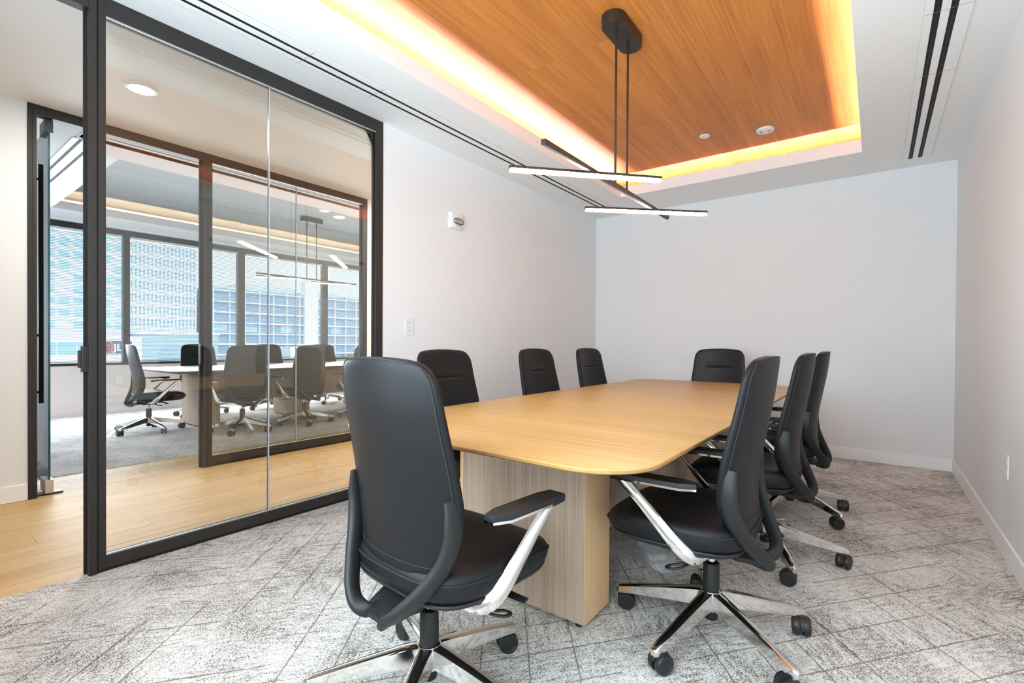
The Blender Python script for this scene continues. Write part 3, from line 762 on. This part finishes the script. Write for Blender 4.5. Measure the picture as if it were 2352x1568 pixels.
def outlet(name, label, x, y, z, face, rz):
    t = thing(name, label, 'outlet', (x, y, z), rz)     # local +X points into the room
    obj('plate', box(0, .006, -.036, .036, -.058, .058, bev=.002), m_white, t)
    for zz in (-.024, .024):
        rc = obj('receptacle', box(.006, .0085, -.017, .017, zz-.014, zz+.014, bev=.002), m_white, t)
        b = BM()
        for yy in (-.006, .006): bx(b, .0083, .0089, yy-.0011, yy+.0011, zz-.002, zz+.007)
        bx(b, .0083, .0089, -.002, .002, zz-.010, zz-.006); obj('slots', b, m_grey, rc)
outlet('wall_outlet', 'white duplex power outlet low on the right wall', XR, 3.482, .468, 1, PI)
outlet('wall_outlet', 'white duplex power outlet under the far room windows', X3, 2.262, .489, 1, 0)
# plastic bag on the carpet under the table
m_bag, nt, bs = mat('clear_plastic_bag'); setin(bs, Base_Color=(.80, .81, .82, 1), Roughness=.22, Alpha=.42)
t = thing('plastic_bag', 'clear plastic bag of hardware with a red strip on the carpet under the table', 'bag', (-.905, 2.405, 0), R(-48))
b = BM(); n = 22; rings = []
for k in range(15):
    u = k/14*2-1; pr = (1-abs(u)**3.2)**.5
    rings.append([(.185*u + random.uniform(-.003, .003), .085*(.35+.65*pr)*math.cos(2*PI*i/n)*random.uniform(.92, 1.06), max(.001, .030*pr*(1+math.sin(2*PI*i/n))*random.uniform(.8, 1.2))) for i in range(n)])
loft(b, rings); obj('film', b, m_bag, t, smooth=20)
obj('hardware', box(-.10, .08, -.045, .05, .008, .034, bev=.006), m_white, t); obj('cable', box(-.12, .10, -.062, -.048, .006, .02, bev=.005), m_dark, t)
obj('red_strip', box(-.172, -.156, -.04, .04, .008, .034, bev=.003), plain('red_zip', (.55, .03, .05), .4), t)

# ------------------------------------------------------------------ city outside the windows
XE = -50
m_conc = plain('pale_facade', (.66, .74, .82), .8); m_conc2 = plain('white_facade', (.84, .87, .90), .7); m_blue = plain('blue_facade_glass', (.50, .66, .80), .12, 0)
m_blue2 = plain('deep_blue_glass', (.13, .26, .42), .12); m_gryb = plain('blue_grey_roof', (.32, .42, .52), .7); m_sign = plain('navy_panel', (.02, .04, .10), .5); m_red = plain('sign_red', (.75, .02, .05), .5); m_gnd = plain('asphalt', (.25, .26, .27), .9)
m_pane2 = plain('light_blue_glass', (.28, .48, .72), .15)
struct('ground', box(-90, -12, -30, 80, -14.2, -14), m_gnd)
def building(name, label, y0, y1, z1, m, depth=10, x=XE):
    t = thing(name, label, 'building', (x-depth/2, (y0+y1)/2, -14))
    P('wall', x-depth, x, y0, y1, -14, z1, m=m, bev=0, par=t); return t
def panes(t, ys, zs, w_, h_, m, x=XE, name='window', jitter=0):
    src = None
    for yy in ys:
        for zz in zs:
            if jitter and random.random() < jitter: continue
            if src is None:
                src = obj(name, box(-.08, .06, -w_/2, w_/2, -h_/2, h_/2), m, t); o = src
            else: o = share(src, name, t, (0, 0, 0))
            o.location = Vector((x, yy, zz)) - Vector(t.location)
fr = lambda a, c, n_: [a + (c-a)*(k+.5)/n_ for k in range(n_)]
t = building('office_tower', 'pale tower with rows of small blue windows, left through the far windows', 3.5, 12.95, 16, m_conc)
panes(t, fr(3.6, 12.9, 11), fr(1.9, 15.5, 15), .58, .52, m_pane2, jitter=.12)
P('roof_parapet', XE-10.1, XE+.1, 3.4, 13.05, 16, 16.5, m=m_conc2, bev=0, par=t)
t = building('low_podium', 'low white podium in front of the pale tower with a dark shop window band', 2.5, 12.9, 1.42, m_conc2, 3, XE+4)
panes(t, fr(2.6, 11.2, 8), [.56], .98, .86, m_pane2, XE+4)
t = thing('shop_sign', 'dark sign panel with red ring and white letters on the low podium', 'sign', (XE+4.07, 11.2, .56))
obj('panel', box(0, .15, -.95, 1.0, -.42, .48), m_sign, t)
b = BM(); rp = [(.2, -.50 + .30*math.cos(a), .02 + .40*math.sin(a)) for a in [2*PI*i/28 for i in range(29)]]; tube(b, rp, .055, 8); obj('ring_emblem', b, m_red, t, smooth=50)
b = BM(); tube(b, [(.2, -.50 + .13*math.cos(a), .02 + .17*math.sin(a)) for a in [2*PI*i/20 for i in range(21)]], .04, 8); obj('ring_emblem', b, m_red, t, smooth=50)
text('letters', 'JLL', .72, m_conc2, t, (.18, -.12, 0), .02, offset=.02)
t = building('glass_tower', 'pale glass tower with white vertical mullions behind the second far window', 13.25, 18.8, 12.5, m_blue, 8, XE-2)
for k in range(19): P('mullion', XE-2, XE-1.75, 13.25+k*.303, 13.25+k*.303+.11, 1.5, 12.5, m=m_conc2, bev=0, par=t)
for k in range(10): P('floor_band', XE-2, XE-1.85, 13.25, 18.8, 1.9+k*1.1, 2.35+k*1.1, m=m_conc, bev=0, par=t)
t = building('grey_annex', 'blue grey flat roofed annex below the pale glass tower', 13.25, 19.2, 1.65, m_gryb, 3, XE+2)
P('roof_parapet', XE-1, XE+2.1, 13.2, 19.3, 1.65, 1.85, m=m_conc2, bev=0, par=t)
t = building('grid_office_block', 'dark blue glass office block with white grid lines and flat roof', 19.4, 45, 6.15, m_blue2, 9)
P('tower_strip', XE-.5, XE+.35, 28.55, 30.1, -14, 7.7, m=m_conc2, bev=0, par=t)
for k in range(9): P('floor_band', XE, XE+.30, 19.4, 45, -2.3+k*1.02, -2.3+k*1.02+.12, m=m_conc2, bev=0, par=t)
for k in range(18): P('mullion', XE, XE+.22, 19.5+k*1.42, 19.5+k*1.42+.07, -3, 6.15, m=m_conc2, bev=0, par=t)
panes(t, [20.2, 23.0, 26.6, 32.5, 36.0], [-.65, 2.42], 1.2, .8, m_pane2)
for a, c, z in ((20, 22.2, 6.45), (22.6, 28.2, 6.9), (30.3, 33.5, 6.8), (34.5, 38.5, 6.5)): P('rooftop_unit', XE-5, XE-1, a, c, 6.15, z, m=m_blue, bev=0, par=t)
t = building('white_pavilion', 'small white flat roofed pavilion in front of the grid office block', 25.2, 27.6, .55, m_conc2, 3, XE+3.5)
panes(t, fr(25.4, 27.4, 2), [-1.5], .6, .5, m_pane2, XE+3.5)
